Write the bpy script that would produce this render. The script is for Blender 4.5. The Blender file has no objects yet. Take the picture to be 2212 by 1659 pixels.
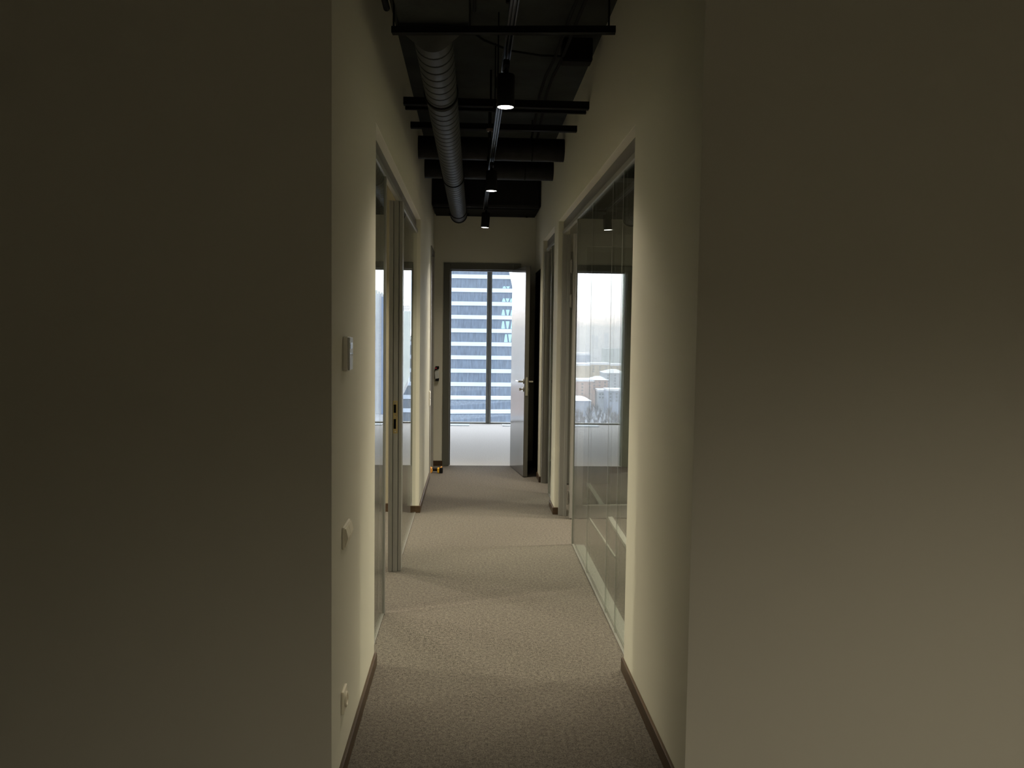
import bpy, bmesh, math, random
from mathutils import Vector, Matrix, Euler
PI = math.pi
random.seed(7)
SC = bpy.context.scene
COL = SC.collection

# ------------------------------------------------------------------ camera
F_PX, W_PX = 1830.6, 2212
PITCH, YAW, ROLL = .06233, .047904, .0134816
EYE = Vector((0, 0, 1.6))
cy, sy, cp, sp = math.cos(YAW), math.sin(YAW), math.cos(PITCH), math.sin(PITCH)
fw = Vector((sy*cp, cy*cp, -sp)); rt = Vector((cy, -sy, 0)); up = rt.cross(fw)
c, s = math.cos(ROLL), math.sin(ROLL)
rt2 = c*rt + s*up; up2 = -s*rt + c*up
cam = bpy.data.cameras.new('camera'); camo = bpy.data.objects.new('camera', cam); COL.objects.link(camo)
cam.sensor_width = 36; cam.lens = F_PX/W_PX*36; cam.clip_start = .05; cam.clip_end = 20000
M = Matrix.Identity(4)
for i in range(3):
    M[i][0] = rt2[i]; M[i][1] = up2[i]; M[i][2] = -fw[i]; M[i][3] = EYE[i]
camo.matrix_world = M
SC.camera = camo
SC.view_settings.view_transform = 'Standard'
SC.view_settings.look = 'None'
SC.view_settings.gamma = 1
SC.view_settings.use_curve_mapping = False
SC.view_settings.exposure = 0.0

# ------------------------------------------------------------------ sky
SKY = 4.2
wd = bpy.data.worlds.new('winter_sky'); SC.world = wd; wd.use_nodes = True
nt = wd.node_tree; nt.nodes.clear()
out = nt.nodes.new('ShaderNodeOutputWorld'); bg = nt.nodes.new('ShaderNodeBackground')
tc = nt.nodes.new('ShaderNodeTexCoord'); sx = nt.nodes.new('ShaderNodeSeparateXYZ')
rp = nt.nodes.new('ShaderNodeValToRGB'); e = rp.color_ramp.elements
mr = nt.nodes.new('ShaderNodeMapRange'); mr.inputs[1].default_value = -.1; mr.inputs[2].default_value = .4
def at(z): return (z + .1)/.5
e[0].position = 0; e[0].color = (.50, .56, .66, 1)
e[1].position = 1; e[1].color = (.93, .97, 1.0, 1)
for z, col in ((-.008, (.52, .58, .68)), (-.002, (.55, .60, .68)), (.004, (.90, .83, .77)), (.012, (1.0, .93, .86)), (.03, (.92, .94, .97)), (.10, (.92, .96, 1.0))):
    n = e.new(at(z)); n.color = (*col, 1)
nt.links.new(tc.outputs['Generated'], sx.inputs[0]); nt.links.new(sx.outputs['Z'], mr.inputs[0])
nt.links.new(mr.outputs[0], rp.inputs[0]); nt.links.new(rp.outputs[0], bg.inputs[0])
bg.inputs[1].default_value = SKY; nt.links.new(bg.outputs[0], out.inputs[0])
LAMP_W = 54.0                                   # one track spotlight
BEAM_W = 255.0                                  # corridor lamps, peak of a narrow beam
LAMP_COL = (1.0, .88, .67)

# ------------------------------------------------------------------ materials
def mat(name, col, rough=.6, metal=0, spec=.5, noise=None, bump=None, coat=0):
    m = bpy.data.materials.new(name); m.use_nodes = True
    t = m.node_tree; b = t.nodes['Principled BSDF']
    b.inputs['Base Color'].default_value = (*col, 1); b.inputs['Roughness'].default_value = rough
    b.inputs['Metallic'].default_value = metal; b.inputs['Specular IOR Level'].default_value = spec
    b.inputs['Coat Weight'].default_value = coat; b.inputs['Coat Roughness'].default_value = .03
    co = t.nodes.new('ShaderNodeTexCoord')
    if noise:
        sc, amt, det = noise[:3]
        nz = t.nodes.new('ShaderNodeTexNoise'); nz.inputs['Scale'].default_value = sc; nz.inputs['Detail'].default_value = det
        if len(noise) > 3:
            mp = t.nodes.new('ShaderNodeMapping'); mp.inputs['Scale'].default_value = noise[3]
            t.links.new(co.outputs['Object'], mp.inputs[0]); t.links.new(mp.outputs[0], nz.inputs[0])
        else: t.links.new(co.outputs['Object'], nz.inputs[0])
        cr = t.nodes.new('ShaderNodeValToRGB')
        cr.color_ramp.elements[0].position = .3; cr.color_ramp.elements[1].position = .7
        cr.color_ramp.elements[0].color = (*[max(0, x*(1-amt)) for x in col], 1)
        cr.color_ramp.elements[1].color = (*[min(1, x*(1+amt)) for x in col], 1)
        t.links.new(nz.outputs[0], cr.inputs[0]); t.links.new(cr.outputs[0], b.inputs['Base Color'])
    if bump:
        nb = t.nodes.new('ShaderNodeTexNoise'); nb.inputs['Scale'].default_value = bump[0]; nb.inputs['Detail'].default_value = 3
        t.links.new(co.outputs['Object'], nb.inputs[0])
        bm_ = t.nodes.new('ShaderNodeBump'); bm_.inputs['Strength'].default_value = bump[1]; bm_.inputs['Distance'].default_value = bump[2]
        t.links.new(nb.outputs[0], bm_.inputs['Height']); t.links.new(bm_.outputs[0], b.inputs['Normal'])
    return m
def glass(name, tint, ior=1.5):
    m = bpy.data.materials.new(name); m.use_nodes = True
    t = m.node_tree; t.nodes.clear()
    o = t.nodes.new('ShaderNodeOutputMaterial'); mx = t.nodes.new('ShaderNodeMixShader')
    tr = t.nodes.new('ShaderNodeBsdfTransparent'); gl = t.nodes.new('ShaderNodeBsdfGlossy'); fr = t.nodes.new('ShaderNodeFresnel')
    ge = t.nodes.new('ShaderNodeNewGeometry'); mi = t.nodes.new('ShaderNodeMix')
    mi.inputs[2].default_value = ior; mi.inputs[3].default_value = 1/ior     # same reflectance on both faces of the pane
    t.links.new(ge.outputs['Backfacing'], mi.inputs[0]); t.links.new(mi.outputs[0], fr.inputs['IOR'])
    tr.inputs[0].default_value = (*tint, 1); gl.inputs['Roughness'].default_value = 0.0
    t.links.new(fr.outputs[0], mx.inputs[0]); t.links.new(tr.outputs[0], mx.inputs[1]); t.links.new(gl.outputs[0], mx.inputs[2])
    t.links.new(mx.outputs[0], o.inputs[0])
    return m
def emit(name, col, st):
    m = bpy.data.materials.new(name); m.use_nodes = True
    b = m.node_tree.nodes['Principled BSDF']
    b.inputs['Base Color'].default_value = (*col, 1); b.inputs['Emission Color'].default_value = (*col, 1); b.inputs['Emission Strength'].default_value = st
    return m
def carpet_mat(name, c0, c1):
    m = bpy.data.materials.new(name); m.use_nodes = True
    t = m.node_tree; b = t.nodes['Principled BSDF']; b.inputs['Roughness'].default_value = .95; b.inputs['Specular IOR Level'].default_value = .1
    b.inputs['Sheen Weight'].default_value = .15
    co = t.nodes.new('ShaderNodeTexCoord')
    n1 = t.nodes.new('ShaderNodeTexNoise'); n1.inputs['Scale'].default_value = 175; n1.inputs['Detail'].default_value = 4; n1.inputs['Roughness'].default_value = .75
    n2 = t.nodes.new('ShaderNodeTexNoise'); n2.inputs['Scale'].default_value = 60; n2.inputs['Detail'].default_value = 3
    for n in (n1, n2): t.links.new(co.outputs['Object'], n.inputs[0])
    ma = t.nodes.new('ShaderNodeMath'); ma.operation = 'MULTIPLY_ADD'; ma.inputs[1].default_value = .25
    t.links.new(n2.outputs[0], ma.inputs[0])
    mb = t.nodes.new('ShaderNodeMath'); mb.operation = 'MULTIPLY'; mb.inputs[1].default_value = .75
    t.links.new(n1.outputs[0], mb.inputs[0]); t.links.new(mb.outputs[0], ma.inputs[2])
    cr = t.nodes.new('ShaderNodeValToRGB'); cr.color_ramp.elements[0].position = .41; cr.color_ramp.elements[1].position = .59
    cr.color_ramp.elements[0].color = (*c0, 1); cr.color_ramp.elements[1].color = (*c1, 1)
    t.links.new(ma.outputs[0], cr.inputs[0]); t.links.new(cr.outputs[0], b.inputs['Base Color'])
    bp = t.nodes.new('ShaderNodeBump'); bp.inputs['Strength'].default_value = .6; bp.inputs['Distance'].default_value = .004
    t.links.new(n1.outputs[0], bp.inputs['Height']); t.links.new(bp.outputs[0], b.inputs['Normal'])
    return m
M_wall = mat('cream_wall_paint', (.62, .607, .53), .75, spec=.25, bump=(220, .06, .002))
M_ceil = mat('dark_painted_concrete', (.033, .037, .036), .85, spec=.2, noise=(3, .35, 5), bump=(30, .2, .01))
M_black = mat('matt_black_paint', (.008, .008, .008), .75, spec=.12)
M_blackgloss = mat('satin_black_aluminium', (.02, .02, .022), .32, metal=.25)
M_duct = mat('dull_galvanised_steel', (.026, .029, .031), .55, metal=.3, noise=(9, .25, 3))
M_cable = mat('black_cable_sheath', (.012, .012, .012), .8, spec=.1)
M_insul = mat('black_foil_insulation', (.008, .008, .009), .6, spec=.25, noise=(14, .4, 3), bump=(40, .3, .01))
M_carpet = carpet_mat('grey_brown_carpet', (.028, .0238, .0198), (.158, .139, .117))
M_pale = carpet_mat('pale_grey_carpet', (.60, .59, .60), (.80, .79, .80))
M_base = mat('brown_wood_baseboard', (.055, .031, .014), .45, noise=(12, .35, 4, (1, .1, 6)))
M_frame = mat('grey_anodised_aluminium', (.30, .295, .28), .42, metal=.2)
M_track = mat('brushed_aluminium_channel', (.27, .27, .255), .5, metal=.3)
M_dkframe = mat('dark_grey_steel_frame', (.10, .10, .088), .45, spec=.4)
M_leaf = mat('glossy_grey_door_skin', (.11, .11, .11), .12, spec=.5, coat=.15)
M_leafedge = mat('grey_door_edge', (.14, .137, .122), .4)
M_dkdoor = mat('dark_brown_door', (.010, .009, .008), .7, spec=.1)
M_steel = mat('satin_stainless_steel', (.62, .60, .55), .25, metal=1)
M_brass = mat('brass_strike_plate', (.42, .33, .17), .35, metal=.9)
M_hole = mat('dark_slot', (.006, .006, .006), .9, spec=.05)
M_white = mat('white_plastic', (.80, .78, .72), .4)
M_ivory = mat('ivory_plastic', (.78, .74, .62), .35)
M_greyp = mat('light_grey_plastic', (.58, .60, .60), .35)
M_screen = mat('grey_display', (.33, .36, .36), .2)
M_glass = glass('clear_partition_glass', (.90, .93, .905))
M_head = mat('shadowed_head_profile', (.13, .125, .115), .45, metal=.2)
M_sensor = mat('dusty_brown_sensor', (.16, .12, .105), .5)
M_hinge = mat('dull_steel_hinge', (.22, .21, .19), .4, metal=.5)
M_trunk = mat('off_white_trunking', (.40, .41, .39), .5)
M_soffit_bounce = mat('lightened_soffit_strip', (.85, .83, .76), .5)  # added soffit strip; light bounced up from the floor is put into its colour
M_beigewall = mat('beige_partition_paint', (.33, .30, .22), .8, spec=.2)
M_greywall = mat('grey_partition_paint', (.26, .255, .23), .8, spec=.2)
M_seal = mat('grey_silicone_joint', (.32, .32, .31), .6)
M_winglass = glass('window_glass', (.975, .98, .985))
M_lens = emit('lit_lamp_lens', (1.0, .95, .88), 14)
M_yellow = mat('yellow_tool_plastic', (.75, .42, .03), .4)
M_orange = mat('orange_tool_plastic', (.80, .36, .06), .4)
M_red = mat('red_plastic', (.5, .03, .06), .35)
M_mull = mat('grey_window_mullion', (.17, .17, .155), .45, metal=.3)
M_ledge = mat('pale_blue_grille', (.62, .70, .78), .3, metal=.3)

# ------------------------------------------------------------------ mesh helpers
def bx(bm, x0, x1, y0, y1, z0, z1, bev=0):
    r = bmesh.ops.create_cube(bm, size=1)
    v = r['verts']
    bmesh.ops.scale(bm, vec=(x1-x0, y1-y0, z1-z0), verts=v)
    bmesh.ops.translate(bm, vec=((x0+x1)/2, (y0+y1)/2, (z0+z1)/2), verts=v)
    if bev:
        ed = list({e_ for w in v for e_ in w.link_edges})
        bmesh.ops.bevel(bm, geom=ed, offset=bev, segments=2, affect='EDGES', profile=.5)
def cyl(bm, p0, p1, r0, r1=None, seg=20, cap=True):
    p0, p1 = Vector(p0), Vector(p1); r1 = r0 if r1 is None else r1
    d = p1 - p0
    r = bmesh.ops.create_cone(bm, cap_ends=cap, segments=seg, radius1=r0, radius2=r1, depth=d.length)
    q = Vector((0, 0, 1)).rotation_difference(d.normalized()).to_matrix().to_4x4()
    bmesh.ops.transform(bm, matrix=Matrix.Translation((p0+p1)/2) @ q, verts=r['verts'])
def tube(bm, pts, r, seg=8):
    pts = [Vector(p) for p in pts]; rings = []
    for i, p in enumerate(pts):
        d = (pts[min(i+1, len(pts)-1)] - pts[max(i-1, 0)]).normalized()
        a = d.cross(Vector((0, 0, 1)));
        if a.length < 1e-3: a = d.cross(Vector((0, 1, 0)))
        a.normalize(); b = d.cross(a)
        rings.append([bm.verts.new(p + r*(math.cos(2*PI*k/seg)*a + math.sin(2*PI*k/seg)*b)) for k in range(seg)])
    for i in range(len(rings)-1):
        for k in range(seg):
            bm.faces.new((rings[i][k], rings[i][(k+1) % seg], rings[i+1][(k+1) % seg], rings[i+1][k]))
    bm.faces.new(rings[0]); bm.faces.new(list(reversed(rings[-1])))
def prism(bm, pts, y0, y1, axis='y'):
    def P(a, b, t): return (a, t, b) if axis == 'y' else ((t, a, b) if axis == 'x' else (a, b, t))
    A = [bm.verts.new(P(a, b, y0)) for a, b in pts]; B = [bm.verts.new(P(a, b, y1)) for a, b in pts]
    bm.faces.new(A); bm.faces.new(list(reversed(B)))
    n = len(pts)
    for i in range(n): bm.faces.new((A[i], B[i], B[(i+1) % n], A[(i+1) % n]))
def new(): return bmesh.new()
def obj(name, bm, m, parent=None, smooth=False, loc=None):
    bmesh.ops.recalc_face_normals(bm, faces=bm.faces)
    me = bpy.data.meshes.new(name); bm.to_mesh(me); bm.free()
    if smooth:
        for p in me.polygons: p.use_smooth = True
        try: me.set_sharp_from_angle(angle=math.radians(40))
        except Exception: pass
    me.materials.append(m)
    o = bpy.data.objects.new(name, me); COL.objects.link(o)
    if parent: o.parent = parent
    if loc: o.location = loc
    return o
def box(name, m, b, parent=None, bev=0):
    bm = new(); bx(bm, *b, bev=bev); return obj(name, bm, m, parent)
def tag(o, label, cat, group=None, kind=None):
    o['label'] = label; o['category'] = cat
    if group: o['group'] = group
    if kind: o['kind'] = kind
    return o
def thing(name, label, cat, loc=(0, 0, 0), group=None, kind=None, rotz=0):
    o = bpy.data.objects.new(name, None); COL.objects.link(o); o.location = loc; o.rotation_euler = (0, 0, rotz)
    o.empty_display_size = .1
    return tag(o, label, cat, group, kind)
def part(name, m, b, root, bev=0):
    """box given in world coordinates, parented to an unrotated root"""
    l = root.location; bm = new(); bx(bm, b[0]-l.x, b[1]-l.x, b[2]-l.y, b[3]-l.y, b[4]-l.z, b[5]-l.z, bev=bev)
    return obj(name, bm, m, root)
def sub(name, m, b, root, mid, bev=0):
    o = part(name, m, b, root, bev); o.parent = mid; return o
def struct(name, m, boxes, label, cat='wall', bev=0):
    bm = new()
    for b in boxes: bx(bm, *b, bev=bev)
    return tag(obj(name, bm, m), label, cat, kind='structure')

# ------------------------------------------------------------------ room shell
L, R = -.45, .735            # corridor wall faces
T = .10                      # wall thickness
ZC = 3.32                    # concrete ceiling
YN, YF = 2.75, 9.97          # corridor mouth, far wall
YW = 14.57                   # window wall of the far room
OH = 2.55                    # head of the glazed openings
struct('floor', M_carpet, [(-4.2, 4.2, -3.2, YF+.03, -.12, 0)], 'grey brown loop pile carpet running down the corridor', 'floor')
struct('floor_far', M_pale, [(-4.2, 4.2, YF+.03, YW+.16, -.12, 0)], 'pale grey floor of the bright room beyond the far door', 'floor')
struct('ceiling', M_ceil, [(-4.2, 4.2, -3.2, YW+.16, ZC, ZC+.12)], 'dark painted concrete ceiling above the services', 'ceiling')
struct('wall_left', M_wall, [(L-T, L, YN, 3.98, 0, ZC), (L-T, L, 3.98, 7.38, OH, ZC), (L-T, L, 7.38, 9.15, 0, ZC),
                             (L-T, L, 9.15, 9.88, 2.5, ZC), (L-T, L, 9.88, YF, 0, ZC)], 'cream left wall of the corridor with a long glazed opening')
struct('wall_right', M_wall, [(R, R+T, YN, 3.9, 0, ZC), (R, R+T, 3.9, 7.33, OH, ZC), (R, R+T, 7.33, 7.68, 0, ZC), (R, R+T, 7.68, 8.9, OH, ZC),
                              (R, R+T, 8.9, 9.2, 0, ZC), (R, R+T, 9.2, 9.93, 2.28, ZC), (R, R+T, 9.93, YF, 0, ZC)], 'cream right wall of the corridor with two glazed openings')
struct('wall_front_left', M_wall, [(-4.1, L-T, YN, YN+T, 0, ZC), (L-T, L-.0005, YN-.0005, YN+.002, 0, ZC)], 'wide shaded wall left of the corridor mouth')
struct('wall_front_right', M_wall, [(R+T, 4.1, YN, YN+T, 0, ZC), (R+.0005, R+T, YN-.0005, YN+.002, 0, ZC)], 'wide wall right of the corridor mouth')
DX0, DX1, DH = -.335, .565, 2.385     # far door rough opening
struct('wall_far', M_wall, [(-4.1, DX0, YF, YF+T, 0, ZC), (DX1, 4.1, YF, YF+T, 0, ZC), (DX0, DX1, YF, YF+T, DH, ZC)], 'cream end wall of the corridor around the far door')
struct('wall_left_room_back', M_beigewall, [(-4.1, L-T, 7.42, 7.52, 0, ZC)], 'beige partition at the back of the left glazed room')
struct('wall_right_room_back', M_greywall, [(R+T, 4.1, 9.5, 9.6, 0, ZC)], 'grey partition at the back of the right glazed room')
struct('wall_outer_left', M_wall, [(-4.2, -4.1, -3.2, YW+.16, 0, ZC)], 'cream outer wall on the left')
struct('wall_outer_right', M_wall, [(4.1, 4.2, -3.2, YW+.16, 0, ZC)], 'cream outer wall on the right')
struct('wall_lobby_back', M_wall, [(-4.1, 4.1, -3.2, -3.1, 0, ZC)], 'cream wall behind the viewer')

def baseboard(name, boxes, label):
    struct(name, M_base, boxes, label, 'baseboard', bev=.003)
BH, BT = .062, .013
baseboard('baseboard_left', [(L, L+BT, YN-BT, 3.98+.004, 0, BH), (L-T, L+BT, 7.38-BT, 7.38, 0, BH), (L, L+BT, 7.38, 9.1, 0, BH), (L-.03, L+BT, 3.98, 3.986, 0, BH)], 'low brown wooden baseboard along the left wall')
baseboard('baseboard_right', [(R-BT, R, YN-BT, 3.9+.004, 0, BH), (R-BT, R+.035, 7.33-BT, 7.33, 0, BH), (R-BT, R, 7.33, 7.68, 0, BH), (R-BT, R+.03, 8.9-BT, 8.9, 0, BH), (R-BT, R, 8.9, 9.2, 0, BH)], 'low brown wooden baseboard along the right wall')
baseboard('baseboard_far', [(L, DX0, YF-BT, YF, 0, BH), (DX1, R, YF-BT, YF, 0, BH)], 'brown baseboard on the end wall')
baseboard('baseboard_left_room', [(-4.1, L-T, 7.42-BT, 7.42, 0, .075)], 'brown baseboard inside the left glazed room')
baseboard('baseboard_right_room', [(R+T, 4.1, 9.5-BT, 9.5, 0, .075)], 'brown baseboard inside the right glazed room')
baseboard('baseboard_front', [(-4.1, L, YN-BT, YN, 0, BH), (R, 4.1, YN-BT, YN, 0, BH)], 'brown baseboard on the walls beside the corridor mouth')

# ------------------------------------------------------------------ far window wall
w = thing('window_1', 'floor to ceiling window of the bright far room overlooking a striped tower', 'window', (0, YW, 0), kind='structure')
mx = [.2925 + 2.4*k for k in range(-1, 2)]
edges = [-4.1] + mx + [4.1]
for x in mx:
    bm = new(); bx(bm, x-.043, x-.006, -.05, .07, 0, ZC, bev=.003); bx(bm, x+.004, x+.043, -.05, .07, 0, ZC, bev=.003); bx(bm, x-.007, x+.005, -.035, .07, 0, ZC)
    obj('mullion', bm, M_mull, w)
part('bottom_rail', M_mull, (-4.1, 4.1, YW-.04, YW+.07, 0, .022), w)
part('top_rail', M_mull, (-4.1, 4.1, YW-.04, YW+.07, ZC-.08, ZC), w)
for a, b in zip(edges[:-1], edges[1:]):
    part('pane', M_winglass, (a+.043, b-.043, YW+.02, YW+.032, .022, ZC-.08), w)
struct('wall_far_room_back', M_wall, [(-4.2, -4.1, YW-.02, YW+.16, 0, ZC)], 'cream return beside the far window')
for i, (x0, x1, yy, lab) in enumerate(((-.62, -.03, 14.18, 'pale blue floor grille by the far window, left one in the doorway'), (.53, 1.1, 14.18, 'pale blue floor grille by the far window, right one in the doorway'))):
    g = thing('floor_grille', lab, 'grille', ((x0+x1)/2, yy+.1, 0), group='floor grilles at the far window')
    part('grille_frame', M_ledge, (x0, x1, yy, yy+.012, 0, .012), g); part('grille_frame', M_ledge, (x0, x1, yy+.22, yy+.232, 0, .012), g)
    part('grille_frame', M_ledge, (x0, x0+.012, yy+.012, yy+.22, 0, .012), g); part('grille_frame', M_ledge, (x1-.012, x1, yy+.012, yy+.22, 0, .012), g)
    for k in range(11):
        part('slat', M_ledge, (x0+.012, x1-.012, yy+.018+k*.0186, yy+.032+k*.0186, .001, .009), g)

# ------------------------------------------------------------------ far door
d = thing('door_1', 'dark grey framed door standing open at the end of the corridor', 'door', (0, YF, 0), kind='structure')
JW = .076
for x0, x1, bx0, bx1 in ((DX0, DX0+JW, DX0+JW, DX0+JW+.012), (DX1-JW, DX1, DX1-JW-.012, DX1-JW)):
    bm = new(); bx(bm, x0, x1, -.02, T+.02, 0, DH, bev=.003)
    bx(bm, bx0, bx1, .05, T+.018, 0, DH-JW)
    obj('door_jamb', bm, M_dkframe, d)
bm = new(); bx(bm, DX0+JW, DX1-JW, -.02, T+.02, DH-JW, DH, bev=.003); bx(bm, DX0+JW, DX1-JW, .05, T+.018, DH-JW-.012, DH-JW)
obj('door_head', bm, M_dkframe, d)
sk = part('strike_plate', M_steel, (DX0+JW, DX0+JW+.002, YF+.0, YF+.022, .93, 1.09), d)
HX, HY = DX1-JW, YF-.022                          # hinge line
lang = math.atan2(9.18-HY, .603-HX)               # leaf direction from the hinge
LW = .76
leaf = bpy.data.objects.new('door_leaf', None); COL.objects.link(leaf); leaf.parent = d
leaf.location = (HX, HY-YF, 0); leaf.rotation_euler = (0, 0, lang)
leaf['label'] = 'glossy grey leaf mirroring the sky'
LT = .045
bm = new(); bx(bm, .004, LW-.002, -LT/2+.001, LT/2-.001, .008, DH-JW-.004)
obj('leaf_core', bm, M_leafedge, leaf)
bm = new(); bx(bm, .003, LW-.004, -LT/2-.003, -LT/2+.001, .008, DH-JW-.004)
obj('leaf_face', bm, M_leaf, leaf)
bm = new(); bx(bm, .003, LW-.004, LT/2-.001, LT/2+.003, .008, DH-JW-.004)
obj('leaf_face', bm, M_dkdoor, leaf)
bm = new(); bx(bm, LW-.002, LW+.001, -.012, .012, .90, 1.10, bev=.0008); obj('lock_faceplate', bm, M_steel, leaf)
for sgn in (-1, 1):
    y0 = sgn*(LT/2+.003)
    bm = new()
    cyl(bm, (LW-.06, y0, 1.05), (LW-.06, y0+sgn*.009, 1.05), .026, seg=24)
    cyl(bm, (LW-.06, y0+sgn*.009, 1.05), (LW-.06, y0+sgn*.055, 1.05), .010, seg=14)
    tube(bm, [(LW-.055, y0+sgn*.05, 1.05), (LW-.10, y0+sgn*.055, 1.05), (LW-.185, y0+sgn*.053, 1.05)], .0095, 10)
    obj('lever_handle', bm, M_steel, leaf, smooth=True)
    bm = new()
    cyl(bm, (LW-.06, y0, .965), (LW-.06, y0+sgn*.009, .965), .026, seg=24)
    if sgn < 0:
        cyl(bm, (LW-.06, y0-.009, .965), (LW-.06, y0-.03, .965), .008, seg=12); bx(bm, LW-.064, LW-.056, y0-.045, y0-.028, .95, .98, bev=.003)
    else: cyl(bm, (LW-.06, y0+.009, .965), (LW-.06, y0+.014, .965), .009, seg=12)
    obj('lock_rose', bm, M_steel, leaf, smooth=True)
for z in (.2, 1.15, 2.1):
    bm = new(); cyl(bm, (0, -.012, z-.05), (0, -.012, z+.05), .009, seg=12); obj('hinge', bm, M_steel, leaf, smooth=True)

# dark door in the right wall behind the open leaf
d5 = thing('door_5', 'dark closed door in the right wall behind the open end door', 'door', (R, 9.565, 0), kind='structure')
for y0, y1 in ((9.2, 9.25), (9.88, 9.93)): part('door_jamb', M_dkdoor, (R, R+T, y0, y1, 0, 2.28), d5)
part('door_head', M_dkdoor, (R, R+T, 9.25, 9.88, 2.23, 2.28), d5)
lf = part('door_leaf', M_dkdoor, (R+.03, R+.075, 9.253, 9.877, .006, 2.226), d5)
# grey door in the left wall beside the end wall
d6 = thing('door_6', 'grey framed closed door in the left wall next to the end wall', 'door', (L, 9.515, 0), kind='structure')
for y0, y1 in ((9.15, 9.21), (9.82, 9.88)): part('door_jamb', M_frame, (L-T, L+.012, y0, y1, 0, 2.5), d6, bev=.003)
part('door_head', M_dkframe, (L-T, L+.012, 9.21, 9.82, 2.44, 2.5), d6, bev=.003)
part('door_leaf', M_frame, (L-.075, L-.03, 9.213, 9.817, .006, 2.436), d6)

# ------------------------------------------------------------------ glass partitions
GL, GR = L-.035, R+.04            # glass planes
GT = .010
HD = 2.43                         # underside of the head channel
def channel(name, root, x, y0, y1, z0, z1, m, wd=.034):
    part(name, m, (x-wd/2, x+wd/2, y0, y1, z0, z1), root, bev=.002)
# left
w2 = thing('window_2', 'frameless glass partition on the left of the corridor, mirroring the far doorway', 'glass partition', (GL, 5.7, 0), kind='structure')
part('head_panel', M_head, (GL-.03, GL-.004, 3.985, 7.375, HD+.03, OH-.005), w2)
part('soffit_bounce_strip', M_soffit_bounce, (L-T+.002, L-.001, 3.982, 7.378, OH-.004, OH), w2)  # added pale strip, brightens the soffit by its colour
channel('head_channel', w2, GL, 3.985, 7.375, HD, HD+.03, M_track, .022)
channel('floor_channel', w2, GL, 3.985, 4.70, 0, .009, M_track, .013)
channel('floor_channel', w2, GL, 5.665, 7.375, 0, .009, M_track, .013)
part('pane', M_glass, (GL-GT/2, GL+GT/2, 3.99, 4.695, .008, HD+.01), w2)
part('pane', M_glass, (GL-GT/2, GL+GT/2, 5.67, 7.372, .008, HD+.01), w2)
part('edge_trim', M_track, (GL-.012, GL+.012, 4.695, 4.715, 0, HD), w2, bev=.002)
pm = new()                        # jamb post with a rebate facing the doorway
bx(pm, -.055, -.028, -.085, .03, 0, HD, bev=.002); bx(pm, -.0255, .0055, -.076, .03, 0, HD, bev=.001); bx(pm, .008, .030, -.066, .03, 0, HD, bev=.002); bx(pm, -.03, .01, -.055, .028, 0, HD)
post = obj('jamb_post', pm, M_frame, w2, loc=(0, 5.635-5.7, 0))
bm = new(); bx(bm, -.026, .004, -.0785, -.0755, .92, 1.135, bev=.001); st = obj('strike_plate', bm, M_brass, post)
for z0, z1 in ((1.055, 1.11), (.95, 1.015)):
    bm = new(); bx(bm, -.022, -.006, -.0792, -.078, z0, z1); so_ = obj('strike_slot', bm, M_hole, post)
for z in (1.122, 1.035, .933):
    bm = new(); cyl(bm, (-.011, -.0785, z), (-.011, -.0805, z), .004, seg=10); obj('screw', bm, M_steel, post)
# left door leaf, opened into the room
d2 = thing('door_2', 'grey framed glass door leaf opened into the left room', 'door', (GL-.03, 4.74, 0), kind='structure')
def glass_leaf(root, s, wdt, y):          # leaf along s*x from the root
    bm = new(); a, b = sorted((0, s*.11)); bx(bm, a, b, y-.022, y+.022, .008, HD-.004, bev=.002); obj('stile', bm, M_frame, root)
    a, b = sorted((s*(wdt-.11), s*wdt)); bm = new(); bx(bm, a, b, y-.022, y+.022, .008, HD-.004, bev=.002); obj('stile', bm, M_frame, root)
    a, b = sorted((s*.11, s*(wdt-.11)))
    bm = new(); bx(bm, a, b, y-.022, y+.022, .008, .12, bev=.002); obj('rail', bm, M_frame, root)
    bm = new(); bx(bm, a, b, y-.022, y+.022, HD-.11, HD-.004, bev=.002); obj('rail', bm, M_frame, root)
    bm = new(); bx(bm, a, b, y-.004, y+.004, .12, HD-.11); obj('glass', bm, M_glass, root)
glass_leaf(d2, -1, .88, .03)
# right, near opening
w3 = thing('window_3', 'long frameless glass partition on the right of the corridor, mirroring the far doorway', 'glass partition', (GR, 5.1, 0), kind='structure')
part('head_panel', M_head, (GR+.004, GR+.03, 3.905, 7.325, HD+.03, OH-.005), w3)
part('soffit_bounce_strip', M_soffit_bounce, (R+.001, R+T-.002, 3.902, 7.328, OH-.004, OH), w3)
channel('head_channel', w3, GR, 3.905, 7.275, HD, HD+.03, M_track, .022)
channel('floor_channel', w3, GR, 3.905, 6.27, 0, .009, M_track, .013)
yy = [3.91, 4.375, 4.698, 5.49, 6.262]
for a, b in zip(yy[:-1], yy[1:]):
    part('pane', M_glass, (GR-GT/2, GR+GT/2, a+.0005, b-.0005, .008, HD+.01), w3)
for y in yy[1:-1]: part('joint_seal', M_seal, (GR-GT/2-.0006, GR-GT/2+.0015, y-.0014, y+.0014, .013, HD), w3)
part('edge_trim', M_track, (GR-.010, GR+.010, 6.262, 6.282, 0, HD), w3, bev=.002)
bm = new(); bx(bm, -.005, .060, -.05, -.003, 0, HD, bev=.002); bx(bm, .035, .060, -.075, -.05, 0, HD, bev=.001)
post = obj('jamb_post', bm, M_frame, w3, loc=(0, 7.33-5.1, 0))
d3 = thing('door_3', 'grey framed glass door leaf opened into the right room', 'door', (R+.112, 7.15, 0), kind='structure', rotz=.06)
glass_leaf(d3, 1, .9, 0)
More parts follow.
